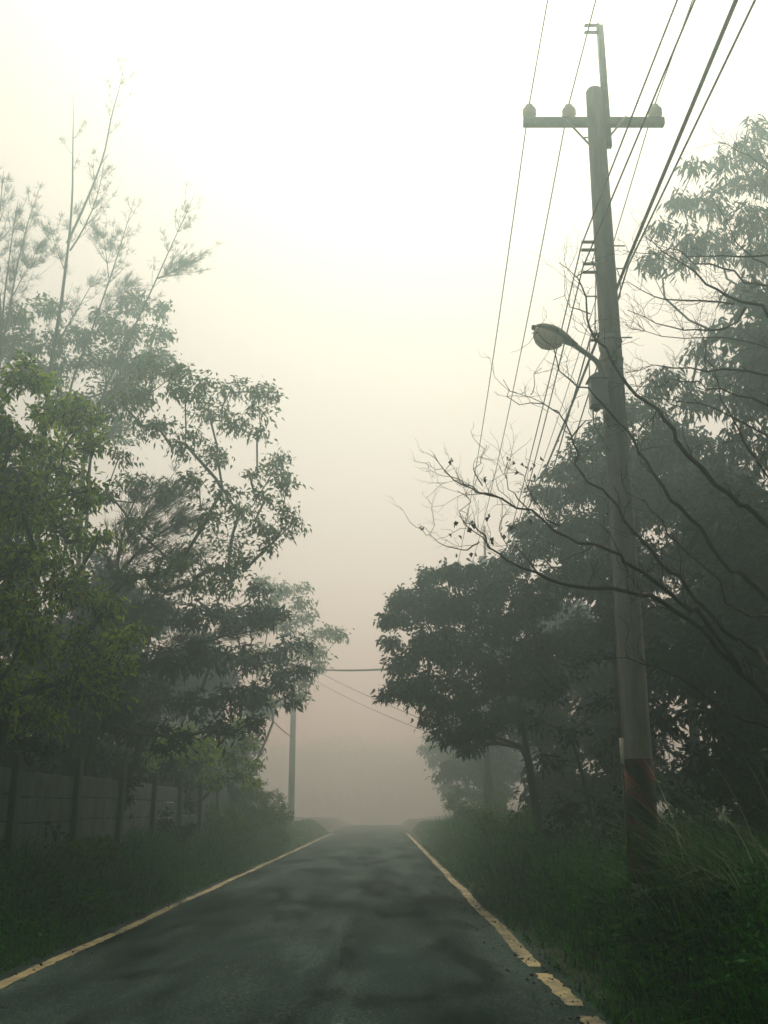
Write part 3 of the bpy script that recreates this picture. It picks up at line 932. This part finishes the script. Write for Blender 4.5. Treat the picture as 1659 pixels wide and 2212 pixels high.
# ------------------------------------------------------------------ utility pole beside the road
PY = 11.0
def utility_pole():
    ptop = at(1283, 193, PY)
    X0 = ptop[0]
    zb = float(gz(X0, PY))
    root = empty('utility_pole', (X0, PY, zb), 'near concrete utility pole with crossarm and striped base on the verge', 'utility pole', 'poles of the power line')
    zt = ptop[2]
    def rad(z): return .158 + (.104 - .158) * (z - zb) / (zt - zb)
    m = MB()
    prof = [(z, rad(zb + z)) for z in np.linspace(-.3, zt - zb - .04, 14)]
    prof += [(zt - zb - .012, rad(zt) - .015), (zt - zb, rad(zt) - .05)]
    m.lathe((X0, PY, zb), (0, 0, 1), prof, 28)
    m.build('shaft', M['concrete'], root)
    # crossarm on the far side
    zc = at(1283, 243, PY)[2]
    xl, xr = at(1129, 243, PY + .2)[0], at(1432, 243, PY + .2)[0]
    m = MB(); m.box(((xl + xr) / 2, PY + .19, zc), (xr - xl, .09, .105), bev=.006); m.build('crossarm', M['steel'], root)
    for a, c in (((1215, 251), (1277, 316)), ((1352, 251), (1316, 296))):
        m = MB()
        p, q = at(*a, PY + .15), at(*c, PY + .06)
        m.tube([p, (p + q) / 2, q], .013, 4)
        m.build('brace', M['steel'], root)
    m = MB(); m.tube([at(1262, 297, PY), at(1276, 297, PY)], .01, 6); m.build('brace_bolt', M['steel'], root)
    tops = []
    for x in (1143.5, 1229, 1415):
        c = at(x, 243, PY + .19)
        c = np.array((c[0], PY + .19, zc + .05))
        m = MB()
        m.lathe(c, (0, 0, 1), [(0, .03), (.02, .032), (.03, .062), (.045, .082), (.065, .088), (.08, .086), (.088, .078), (.097, .086), (.12, .088), (.14, .078), (.155, .058), (.165, .042), (.17, .05), (.19, .05), (.2, .03)], 20)
        ins = m.build('insulator', M['porcelain'], root)
        m = MB(); m.tube([c + (0, 0, -.15), c + (0, 0, .02)], .011, 6); m.build('pin', M['steel'], ins)
        tops.append(c + (0, 0, .195))
    # steel channel extending above the pole
    xe = (at(1315, 310, PY)[0] + at(1296, 54, PY)[0]) / 2
    z0, z1 = at(1315, 316, PY - .02)[2], at(1296, 54, PY - .02)[2]
    m = MB()
    xb, xt = at(1315, 316, PY - .02)[0], at(1296, 54, PY - .02)[0]
    w, d = .04, .035
    P = []
    for xx, z in ((xb, z0), (xt, z1)):
        P += [(xx - w, PY - d, z), (xx + w, PY - d, z), (xx + w, PY + d, z), (xx - w, PY + d, z)]
    m.add(P, [(3, 2, 1, 0), (4, 5, 6, 7)] + [(i, (i + 1) % 4, 4 + (i + 1) % 4, 4 + i) for i in range(4)])
    m.build('extension_post', M['steel'], root)
    m = MB(); m.tube([(xt - .015, PY, z1), (xt - .015, PY, z1 + .09)], [.012, .004], 6); m.build('spike', M['steel'], root)
    # clevis racks with a spool insulator
    rk = []
    def rack(x0, x1, y0, y1, with_wire=True):
        a, b = at(x0, y0, PY - .02), at(x1, y0, PY - .02)
        c, d_ = at(x0, y1, PY - .02), at(x1, y1, PY - .02)
        m = MB()
        m.box(((a[0] + b[0]) / 2, PY - .02, a[2]), (b[0] - a[0], .04, .022))
        m.box(((c[0] + d_[0]) / 2, PY - .02, c[2]), (d_[0] - c[0], .04, .022))
        m.box((b[0], PY - .02, (a[2] + c[2]) / 2), (.012, .05, a[2] - c[2] + .04))
        bo = m.build('rack', M['steel'], root)
        xs_ = a[0] + .035
        m = MB()
        h = a[2] - c[2] - .03
        m.lathe((xs_, PY - .02, c[2] + .015), (0, 0, 1), [(0, .03), (h * .12, .042), (h * .35, .042), (h * .45, .028), (h * .55, .028), (h * .65, .042), (h * .88, .042), (h, .03)], 14)
        m.build('spool', M['porcelain'], bo)
        rk.append(np.array((xs_ - .04, PY - .02, (a[2] + c[2]) / 2)))
    rack(1262, 1290, 55, 70); rack(1256, 1286, 523, 540); rack(1259, 1289, 570, 588); rack(1276, 1297, 722, 735)
    # step bolts
    for x, y, s in ((1331, 531, 1), (1330, 580, 1), (1348, 729, 1), (1300, 640, -1)):
        p = at(x, y, PY)
        m = MB(); xr_ = X0 + s * (rad(p[2]) - .01)
        m.tube([(xr_, PY, p[2]), (xr_ + s * .14, PY, p[2])], .009, 6)
        m.build('step_bolt', M['steel'], root)
    # pale plate strapped round the pole
    za, zb2 = at(1310, 787, PY)[2], at(1310, 730, PY)[2]
    def wrap(z_lo, z_hi, a0, a1, th, name, mat, n=14):
        vs, fs = [], []
        for k in range(n + 1):
            w_ = a0 + (a1 - a0) * k / n
            for z, e in ((z_lo, th), (z_hi, th), (z_hi, .0), (z_lo, .0)):
                rr = rad(z) + e
                vs.append((X0 + rr * math.sin(w_), PY - rr * math.cos(w_), z))
        for k in range(n):
            for j in range(4):
                fs.append((k * 4 + j, k * 4 + 4 + j, k * 4 + 4 + (j + 1) % 4, k * 4 + (j + 1) % 4))
        mm = MB(); mm.add(vs, fs); return mm.build(name, mat, root)
    wrap(za, zb2, -1.35, .25, .008, 'number_plate', M['plate'])
    for zz in (za + .05, zb2 - .05): wrap(zz - .012, zz + .012, -3.14, 3.14, .011, 'strap', M['steel'], 28)
    wrap(at(1380, 1885, PY)[2] - .1, at(1380, 1640, PY)[2], -3.14, 3.14, .006, 'striped_band', M['hazard'], 40)
    # thin cable pipe with a white lower end
    zl, zm, zh = zb + .3, at(1345, 1640, PY)[2], at(1345, 1595, PY)[2]
    m = MB(); m.tube([(X0 - rad(z) - .018, PY - .05, z) for z in (zb - .1, zm - .05)], .012, 6); m.build('cable_pipe', M['wire'], root)
    m = MB(); m.tube([(X0 - rad(z) - .02, PY - .06, z) for z in (zm - .05, (zm + zh) / 2, zh)], .02, 8); m.build('pipe_sleeve', M['porcelain'], root)
    m = MB(); m.tube([(X0 - rad(z) - .012, PY - .05, z) for z in np.linspace(zh, at(1300, 890, PY)[2], 9)], .008, 5); m.build('earth_wire', M['wire_pale'], root)
    # slack loops of service wire
    m = MB()
    for pts in ([(1284, 545), (1280, 566), (1287, 600), (1285, 700), (1296, 760)], [(1332, 580), (1340, 600), (1340, 640), (1330, 660)],
                [(1275, 730), (1272, 770), (1274, 820)]):
        P = [at(x, y, PY - .03) for x, y in pts]
        m.tube(P, .006, 4)
    m.build('service_wire', M['wire_pale'], root)
    return root, tops, rk, X0, rad, zb


pole, ins_tops, racks, PX, prad, PZ = utility_pole()


def street_lamp():
    base = at(1300, 812, PY - .1)
    root = empty('street_lamp', base, 'unlit grey cobra-head street lamp on a curved arm fixed to the near pole', 'street lamp')
    a = [at(x, y, PY - .1) for x, y in ((1300, 850), (1299, 812), (1296, 795), (1288, 780), (1275, 769), (1261, 760), (1240, 744))]
    m = MB(); m.tube(a, [.03] * 6 + [.033], 10); m.build('arm', M['lamp_grey'], root)
    m = MB()
    m.box(a[1] + np.array((.03, .02, -.1)), (.1, .12, .10), bev=.01)
    m.build('bracket', M['steel'], root)
    # head: swept from the neck to the nose
    nose, neck = at(1156, 706, PY - .1), at(1246, 748, PY - .1)
    ax = nose - neck; Lh = np.linalg.norm(ax); ax /= Lh
    side = np.array((0, 1.0, 0)); up = np.cross(side, ax)
    if up[2] < 0: up = -up
    secs = [(0, .038, .034, .03), (.12, .045, .045, .035), (.28, .07, .07, .045), (.45, .105, .085, .05), (.65, .125, .085, .05), (.85, .105, .07, .045), (.96, .06, .045, .04), (1.0, .03, .03, .03)]
    n = 16
    vs, fs = [], []
    for f, w, hu, hd in secs:
        c = neck + ax * f * Lh + up * .02 * math.sin(f * 3)
        for k in range(n):
            t = 2 * math.pi * k / n
            h = hu if math.sin(t) > 0 else hd
            vs.append(c + side * w * math.cos(t) + up * h * math.sin(t))
    for i in range(len(secs) - 1):
        for k in range(n): fs.append((i * n + k, i * n + (k + 1) % n, (i + 1) * n + (k + 1) % n, (i + 1) * n + k))
    fs += [tuple(range(n))[::-1], tuple((len(secs) - 1) * n + k for k in range(n))]
    m = MB(); m.add(vs, fs); m.build('housing', M['lamp_grey'], root)
    vs, fs = [], []
    gl = [(.30, .05, .06), (.36, .085, .11), (.5, .11, .165), (.66, .118, .19), (.82, .10, .165), (.93, .07, .11), (.98, .04, .06)]
    for f, w, hd in gl:
        c = neck + ax * f * Lh - up * .02
        for k in range(9):
            t = math.pi * k / 8
            vs.append(c + side * w * math.cos(t) - up * hd * math.sin(t))
    for i in range(len(gl) - 1):
        for k in range(8): fs.append((i * 9 + k, i * 9 + k + 1, i * 9 + 10 + k, i * 9 + 9 + k))
        fs.append((i * 9, i * 9 + 9, i * 9 + 17, i * 9 + 8))
    fs += [tuple(range(9)), tuple((len(gl) - 1) * 9 + k for k in range(9))]
    m = MB(); m.add(vs, fs); m.build('glass_bowl', M['lamp_glass'], root)
    m = MB(); m.box(nose + ax * .01 - up * .015, (.05, .06, .045), bev=.008); m.build('latch', M['steel'], root)


street_lamp()


def meter_box():
    c = at(1292, 855, PY - .16)
    root = empty('control_box', c, 'pale grey metal box with sloping lid strapped to the near pole under the street lamp', 'control box')
    x0, x1 = at(1274, 855, PY - .16)[0], at(1311, 855, PY - .16)[0]
    z0, z1 = at(1292, 880, PY - .16)[2], at(1292, 824, PY - .16)[2]
    cx, w = (x0 + x1) / 2, x1 - x0
    m = MB(); m.box((cx, PY - .17, (z0 + z1) / 2), (w, .16, z1 - z0), bev=.008); m.build('case', M['box_grey'], root, smooth=False)
    m = MB()
    h = .07
    P = [(cx - w / 2 - .025, PY - .28, z1 + .003), (cx + w / 2 + .01, PY - .28, z1 + .003), (cx + w / 2 + .01, PY - .06, z1 + .003), (cx - w / 2 - .025, PY - .06, z1 + .003),
         (cx - w / 2 + .06, PY - .26, z1 + h), (cx + w / 2 + .01, PY - .26, z1 + h), (cx + w / 2 + .01, PY - .06, z1 + h), (cx - w / 2 + .06, PY - .06, z1 + h)]
    m.add(P, [(3, 2, 1, 0), (4, 5, 6, 7)] + [(i, (i + 1) % 4, 4 + (i + 1) % 4, 4 + i) for i in range(4)])
    m.build('lid', M['lamp_grey'], root, smooth=False)
    m = MB(); m.box((cx + .01, PY - .254, (z0 + z1) / 2), (w * .72, .006, (z1 - z0) * .85)); m.build('door', M['box_grey'], root, smooth=False)
    m = MB(); m.lathe((cx - .03, PY - .16, z0), (0, 0, -1), [(0, .045), (.03, .04), (.05, .02)], 10); m.tube([(cx - .07, PY - .16, z0), (cx - .07, PY - .15, z0 - .2), (PX - prad(z0) + .02, PY - .1, z0 - .5)], .010, 5)
    m.build('cable_gland', M['steel'], root)


meter_box()

# second pole of the line, and the far pole over the road
P2Y = 36.0
def second_pole():
    t = at(1040, 1142, P2Y)
    X0 = t[0] + .0
    zb = float(gz(X0, P2Y))
    root = empty('utility_pole', (X0, P2Y, zb), 'second utility pole rising pale above the rounded tree crown', 'utility pole', 'poles of the power line')
    H = t[2] - zb
    m = MB(); m.lathe((X0, P2Y, zb), (0, 0, 1), [(-.3, .18), (H * .9, .125), (H * .903, .11)], 16); m.build('shaft', M['concrete'], root)
    m = MB(); m.box((X0 + .1, P2Y, zb + H * .93), (.08, .07, H * .16)); m.build('extension_post', M['steel'], root)
    za = zb + H * .87
    m = MB(); m.box((X0 - .03, P2Y + .18, za), (1.8, .09, .1)); m.build('crossarm', M['steel'], root)
    for dx in (-.83, -.32, .78):
        m = MB(); m.lathe((X0 + dx, P2Y + .18, za + .05), (0, 0, 1), [(0, .03), (.03, .08), (.12, .08), (.16, .04), (.2, .03)], 12); m.build('insulator', M['porcelain'], root)
    return X0, zb, H


P2X, P2Z, P2H = second_pole()


def far_pole():
    Y = 66.0
    t = at(636, 1440, Y)
    zb = float(gz(t[0], Y))
    root = empty('utility_pole', (t[0], Y, zb), 'far utility pole fading into fog on the opposite verge', 'utility pole', 'poles of the power line')
    H = t[2] - zb
    m = MB(); m.lathe((t[0], Y, zb), (0, 0, 1), [(-.3, .21), (H, .16), (H + .02, .1)], 16); m.build('shaft', M['concrete'], root)
    c = at(654, 1503, Y - .1)
    m = MB(); m.lathe(c - (0, 0, .28), (0, 0, 1), [(0, .16), (.03, .19), (.5, .19), (.53, .16), (.58, .05)], 16); m.build('transformer', M['steel'], root)
    m = MB(); m.box((t[0] + .2, Y - .05, c[2]), (.3, .06, .06)); m.build('bracket', M['steel'], root)
    return t, Y, zb


FT, FY, FZ = far_pole()

# ------------------------------------------------------------------ cables
def span(a, b, sag, n=16):
    a, b = np.asarray(a, float), np.asarray(b, float)
    return [a + (b - a) * u - np.array((0, 0, 4 * sag * u * (1 - u))) for u in np.linspace(0, 1, n)]


def wire(label, pts, r, mat, name='power_line'):
    m = MB()
    m.tube(pts, r, 6)
    o = m.build(name, mat)
    return tag(o, label, 'cable', 'overhead cables')


def top_pt(x, zrel):
    """where a cable at height zrel crosses the photograph's upper edge"""
    dz = math.sin(PITCH) + 1106 / FPX * math.cos(PITCH)
    dy = math.cos(PITCH) - 1106 / FPX * math.sin(PITCH)
    return at(x, 0, (zrel - CAM_Z) * dy / dz)


def run(label, attach, x_top, far, r, mat, dz=.1, sag=.45):
    q = top_pt(x_top, attach[2] - dz)
    d = q - attach
    back = q + d / abs(d[1]) * (q[1] + 14)
    pts = [back, q] + span(attach, far, sag)
    wire(label, pts, r, mat)


za2 = P2Z + P2H * .87 + .25
run('cable on the outer insulator at the crossarm end nearest the road', ins_tops[0], 1183, (P2X - .83, P2Y + .18, za2), .0095, M['wire'])
run('cable on the inner insulator close to the pole on the road side', ins_tops[1], 1287, (P2X - .32, P2Y + .18, za2), .0095, M['wire'])
run('pale cable on the insulator at the crossarm end over the trees', ins_tops[2], 1496, (P2X + .78, P2Y + .18, za2), .008, M['wire_pale'])
zq = lambda f: P2Z + P2H * f
run('dark cable carried by the upper spool rack half-way up the pole', racks[1], 1463, (P2X - .3, P2Y, zq(.62)), .009, M['wire'], dz=.05)
run('dark cable carried by the middle spool rack just below the upper rack', racks[2], 1501, (P2X - .25, P2Y, zq(.59)), .009, M['wire'], dz=.05)
side = np.array((PX + prad(at(1350, 575, PY)[2]) + .06, PY - .1, at(1350, 575, PY)[2]))
run('thickest black cable passing beside the pole, highest at the frame edge', at(1352, 572, PY), 1590, at(1092, 1200, 33), .019, M['wire'], dz=.0, sag=.2)
run('thin black cable running just outside the thickest one', at(1357, 574, PY - .1), 1631, (P2X + .2, P2Y, zq(.5)), .010, M['wire'], dz=.0, sag=.3)
# lower service cable from the lowest rack
wire('service cable dropping from the lowest spool rack along the road', span(racks[3], (P2X - .2, P2Y, zq(.5)), .5), .009, M['wire'])
# cables crossing the road in the fog
a1 = np.array((FT[0], FY, at(636, 1432, FY)[2]))
wire('thick sagging cable crossing above the road in the fog', span(at(560, 1425, FY - 6), at(1040, 1418, P2Y), .55), .045, M['wire'])
wire('thin cable slanting down across the fog, upper of two', span(at(640, 1425, FY), at(1030, 1600, P2Y + 1), .2), .014, M['wire'])
wire('thin cable slanting down across the fog, lower of two', span(at(640, 1445, FY), at(1030, 1620, P2Y + 1), .3), .012, M['wire'])
wire('stay wire running down from the leaves to the far pole', span(at(575, 1540, 50), at(630, 1592, FY - .2), .1), .03, M['wire'])

# ------------------------------------------------------------------ concrete fence
def fence():
    X = -5.2
    y0, dy, n = 8.9, 3.05, 10
    root = empty('concrete_fence', (X, y0, float(gz(X, y0))), 'dark weathered precast concrete fence of stacked panels between posts', 'fence')
    for k in range(n):
        y = y0 + k * dy
        g = .62 + .02 * math.sin(k * 2.3)
        m = MB(); h = 1.78 + .05 * math.sin(k * 5.1)
        m.box((X + .02, y, g - .25 + (h + .25) / 2), (.20, .20, h + .25), bev=.015)
        m.build('post', M['fence_concrete'], root, smooth=False)
        if k == n - 1: break
        for j in range(4):
            m = MB()
            hh = .345
            m.box((X, y + dy / 2 + .0, g + .1 + j * .36 + hh / 2), (.06, dy - .205, hh), bev=.012)
            m.build('panel', M['fence_panel'], root, smooth=False)


fence()


# ------------------------------------------------------------------ shrubs, tall grass, verge
def shrub(label, X, Y, R, H, mat, leaf=(.11, .045), n=9, group=None, name='shrub', sub=8, per=14):
    global NL
    b = np.array((X, Y, float(gz(X, Y))))
    cl = []
    for k in range(n):
        a = rng.uniform(0, 6.28); q = rng.random() ** .5 * R
        cl.append((b + (math.cos(a) * q * .8, math.sin(a) * q * .8, H * rng.uniform(.2, .85)), R * rng.uniform(.3, .5)))
    r, c = tree(label, b, cl, b + (0, 0, H * .3), leaf=leaf, leafmat=mat, barkmat=M['bark_dark'], r_max=.03, sub=sub, per=per, name=name,
                cat='shrub', group=group, droop=.2, twig_r=.004, crown_name='foliage', leaf_spread=.14)
    NL += c


shrub('leafy bush filling the verge just past the end of the concrete fence', -4.9, 37.5, 1.2, 2.1, M['leaf_mid'], n=22)
shrub('bush pushing out towards the road edge just before the far pole', -4.45, 42, 1.0, 1.7, M['leaf_mid'], n=16)
shrub('rounded bush at the foot of the far pole', -5.3, 47, 1.4, 2.1, M['leaf_mid'], n=20)
shrub('low bush in front of the last fence panels', -4.7, 32, .9, 1.5, M['leaf_mid'], n=14)
shrub('tangled creeper hanging over the fence top beneath the bushy tree', -5.45, 24.5, .7, 2.4, M['leaf_dark'], n=12)
shrub('creeper clump over the fence top near the hanging foliage', -5.45, 28.5, .8, 2.4, M['leaf_dark'], n=12)
shrub('leafy weed bush at the foot of the nearest fence panel', -4.75, 17.6, .55, .8, M['leaf_mid'], n=9)
shrub('small bush hugging the middle fence panels', -4.8, 25.5, .5, .8, M['leaf_dark'], n=8)
shrub('ragged creeper bush on top of the nearest fence posts', -5.7, 17, .8, 2.2, M['leaf_dark'], n=10)
shrub('dark scrub leaning over the middle of the fence', -5.8, 21.5, .8, 2.3, M['leaf_dark'], n=10)
shrub('grassy bush on the verge under the rounded tree', 2.7, 24.5, .8, .9, M['leaf_mid'], n=9)
shrub('bush beside the base of the second pole', 3.0, 33, .9, 1.1, M['leaf_mid'], n=9)
shrub('dim bush in fog past the second pole', 3.6, 43, 1.3, 1.9, M['leaf_mid'], n=10)
shrub('bush between the thin stems and the lamp pole', 3.4, 18, .8, 1.2, M['leaf_dark'], n=9)
shrub('dense dark bush right behind the lamp pole base', 3.4, 13.6, .8, 1.4, M['leaf_dark'], n=10)
shrub('dark bush in the thicket at the frame edge behind the tall grass', 4.9, 11.5, 1.0, 1.8, M['leaf_dark'], n=12)
shrub('dark bush deep in the thicket between two trunks', 5.2, 15, 1.1, 2.0, M['leaf_dark'], n=12)


def blades(P, H, lean, Wd, seg=3, bend=.8):
    """arching grass blades: tapering strips"""
    n = len(P)
    a = rng.uniform(0, 2 * math.pi, n)
    out = np.stack([np.cos(a), np.sin(a), np.zeros(n)], 1)
    if isinstance(lean, tuple):
        out = unit(out * lean[1] + np.asarray(lean[0]))
        ln = rng.uniform(.4, 1.0, n) * lean[2]
    else:
        ln = rng.uniform(.1, 1, n) * lean
    side = unit(np.cross(out, (0, 0, 1.0)))
    rows = []
    for s in range(seg + 1):
        u = s / seg
        z = H * (u - .5 * bend * ln * u * u * .9)
        c = P + out * (H * ln * u ** 1.6)[:, None] + np.stack([np.zeros(n), np.zeros(n), z], 1)
        w = (Wd * (1 - u) ** .6 * .5 if s else Wd * .35)[:, None]
        rows += [c - side * w, c + side * w]
    V = np.stack(rows, 1).reshape(-1, 3)
    k = 2 * (seg + 1)
    b = (np.arange(n) * k)[:, None, None]
    q = np.array([[2 * s, 2 * s + 1, 2 * s + 3, 2 * s + 2] for s in range(seg)])[None]
    return V, (b + q).reshape(-1, 4)


def verge(side, n, mat, name):
    t = rng.random(n)
    Y = 5 + 75 * t ** 2.3
    u = rng.random(n)
    if side < 0: X = ROAD_L + .07 - u ** .9 * 1.8
    else: X = ROAD_R - .10 + u ** 1.1 * 4.2
    # uneven clumps
    f = .5 + .5 * np.sin(X * 3.1 + np.sin(Y * 1.1) * 2) * np.sin(Y * 1.7 + X)
    d = np.abs(X - (ROAD_L if side < 0 else ROAD_R))
    H = (.10 + (.34 if side < 0 else .42) * np.clip(d / .6, 0, 1)) * (.6 + .7 * f) * rng.uniform(.5, 1.3, n) * (1 + .012 * Y) * (1 - .8 * sst(38, 62, Y))
    P = np.stack([X, Y, gz(X, Y) - .01], 1)
    V, F = blades(P, H * np.where(rng.random(n) < .12, 1.5, 1), 1.5, (.0050 + .0007 * Y) * rng.uniform(.5, 1.7, n), bend=1.15)
    o = link(name, quads_mesh(name, V, F), mat, smooth=False)
    return tag(o, kind='stuff')


verge(-1, 90000, M['grass'], 'verge_grass')
verge(1, 130000, M['grass'], 'verge_grass')


def weeds(side, n, name):
    Y = 7 + 40 * rng.random(n) ** 1.6
    X = (ROAD_L - .15 - rng.random(n) * 1.3) if side < 0 else (ROAD_R + .25 + rng.random(n) ** 1.2 * 3.0)
    P, D = [], []
    for x, y in zip(X, Y):
        m = rng.integers(10, 24)
        c = np.array((x, y, float(gz(x, y))))
        P.append(c + rng.normal(0, .10, (m, 3)) * (1, 1, 0) + np.stack([np.zeros(m), np.zeros(m), rng.uniform(.05, .5, m)], 1))
        D.append(unit(rng.normal(size=(m, 3)) * (1, 1, .5) + (0, 0, .35)))
    P, D = np.concatenate(P), np.concatenate(D)
    k = rng.uniform(.04, .085, len(P))
    o = link(name, leaf_mesh(name, P, D, k, k * .5, .2, .2), M['grass'], smooth=False)
    tag(o, kind='stuff')


weeds(-1, 800, 'ground_cover')
weeds(1, 1000, 'ground_cover')


def silver_grass(label, X, Y, n, H, lean):
    b = np.array((X, Y, float(gz(X, Y))))
    P = b + rng.normal(0, .34, (n, 3)) * (1, 1.2, 0)
    V, F = blades(P, H * rng.uniform(.6, 1.15, n), (lean, .75, 1.4), np.full(n, .017) * rng.uniform(.5, 1.3, n), seg=8, bend=1.15)
    o = link('silver_grass', quads_mesh('silver_grass', V - b, F), M['silver'], smooth=False)
    o.location = b
    tag(o, label, 'grass clump', 'clumps of tall silver grass')


silver_grass('tallest arching silver grass clump, long pale blades beside the lamp pole', 3.12, 9.8, 150, 2.0, (-1, -.1, 0))
silver_grass('lower silver grass clump drooping towards the road edge', 2.95, 8.8, 120, 1.25, (-1, -.1, 0))
silver_grass('silver grass clump farther back among the dark bushes at the frame edge', 3.7, 11.6, 130, 2.1, (-1, -.2, 0))

# leaf litter along the road edges
n = 900
Y = 2 + 26 * rng.random(n) ** 1.6
X = np.where(rng.random(n) < .72, ROAD_R - .25 + rng.normal(0, .22, n), ROAD_L + .2 + rng.normal(0, .16, n))
X = np.clip(X, ROAD_L + .05, ROAD_R - .03)
P = np.stack([X, Y, road_z(X, Y) + .012], 1)
D = unit(rng.normal(size=(n, 3)) * (1, 1, .12))
k = rng.uniform(.02, .06, n)
tag(link('leaf_litter', leaf_mesh('leaf_litter', P, D, k, k * .55, .15, 0), M['litter'], smooth=False), kind='stuff')

# ------------------------------------------------------------------ fog
m, t, o = new_mat('haze')
pv = nd(t, 'ShaderNodeVolumePrincipled')
pv.inputs['Color'].default_value = (.67, .93, .94, 1)
pv.inputs['Absorption Color'].default_value = (1, 1, 1, 1)
pv.inputs['Density'].default_value = HAZE_DENSITY
pv.inputs['Anisotropy'].default_value = .82
pv.inputs['Density Attribute'].default_value = ''
pv.inputs['Temperature Attribute'].default_value = ''
pv.inputs['Color Attribute'].default_value = ''
t.links.new(pv.outputs[0], o.inputs['Volume'])
try: m.cycles.homogeneous_volume = True
except Exception: pass
hz = MB(); hz.box((0, 115, 11), (400, 400, 32))
tag(hz.build('haze', m, smooth=False), kind='stuff')
print('LEAVES', NL)
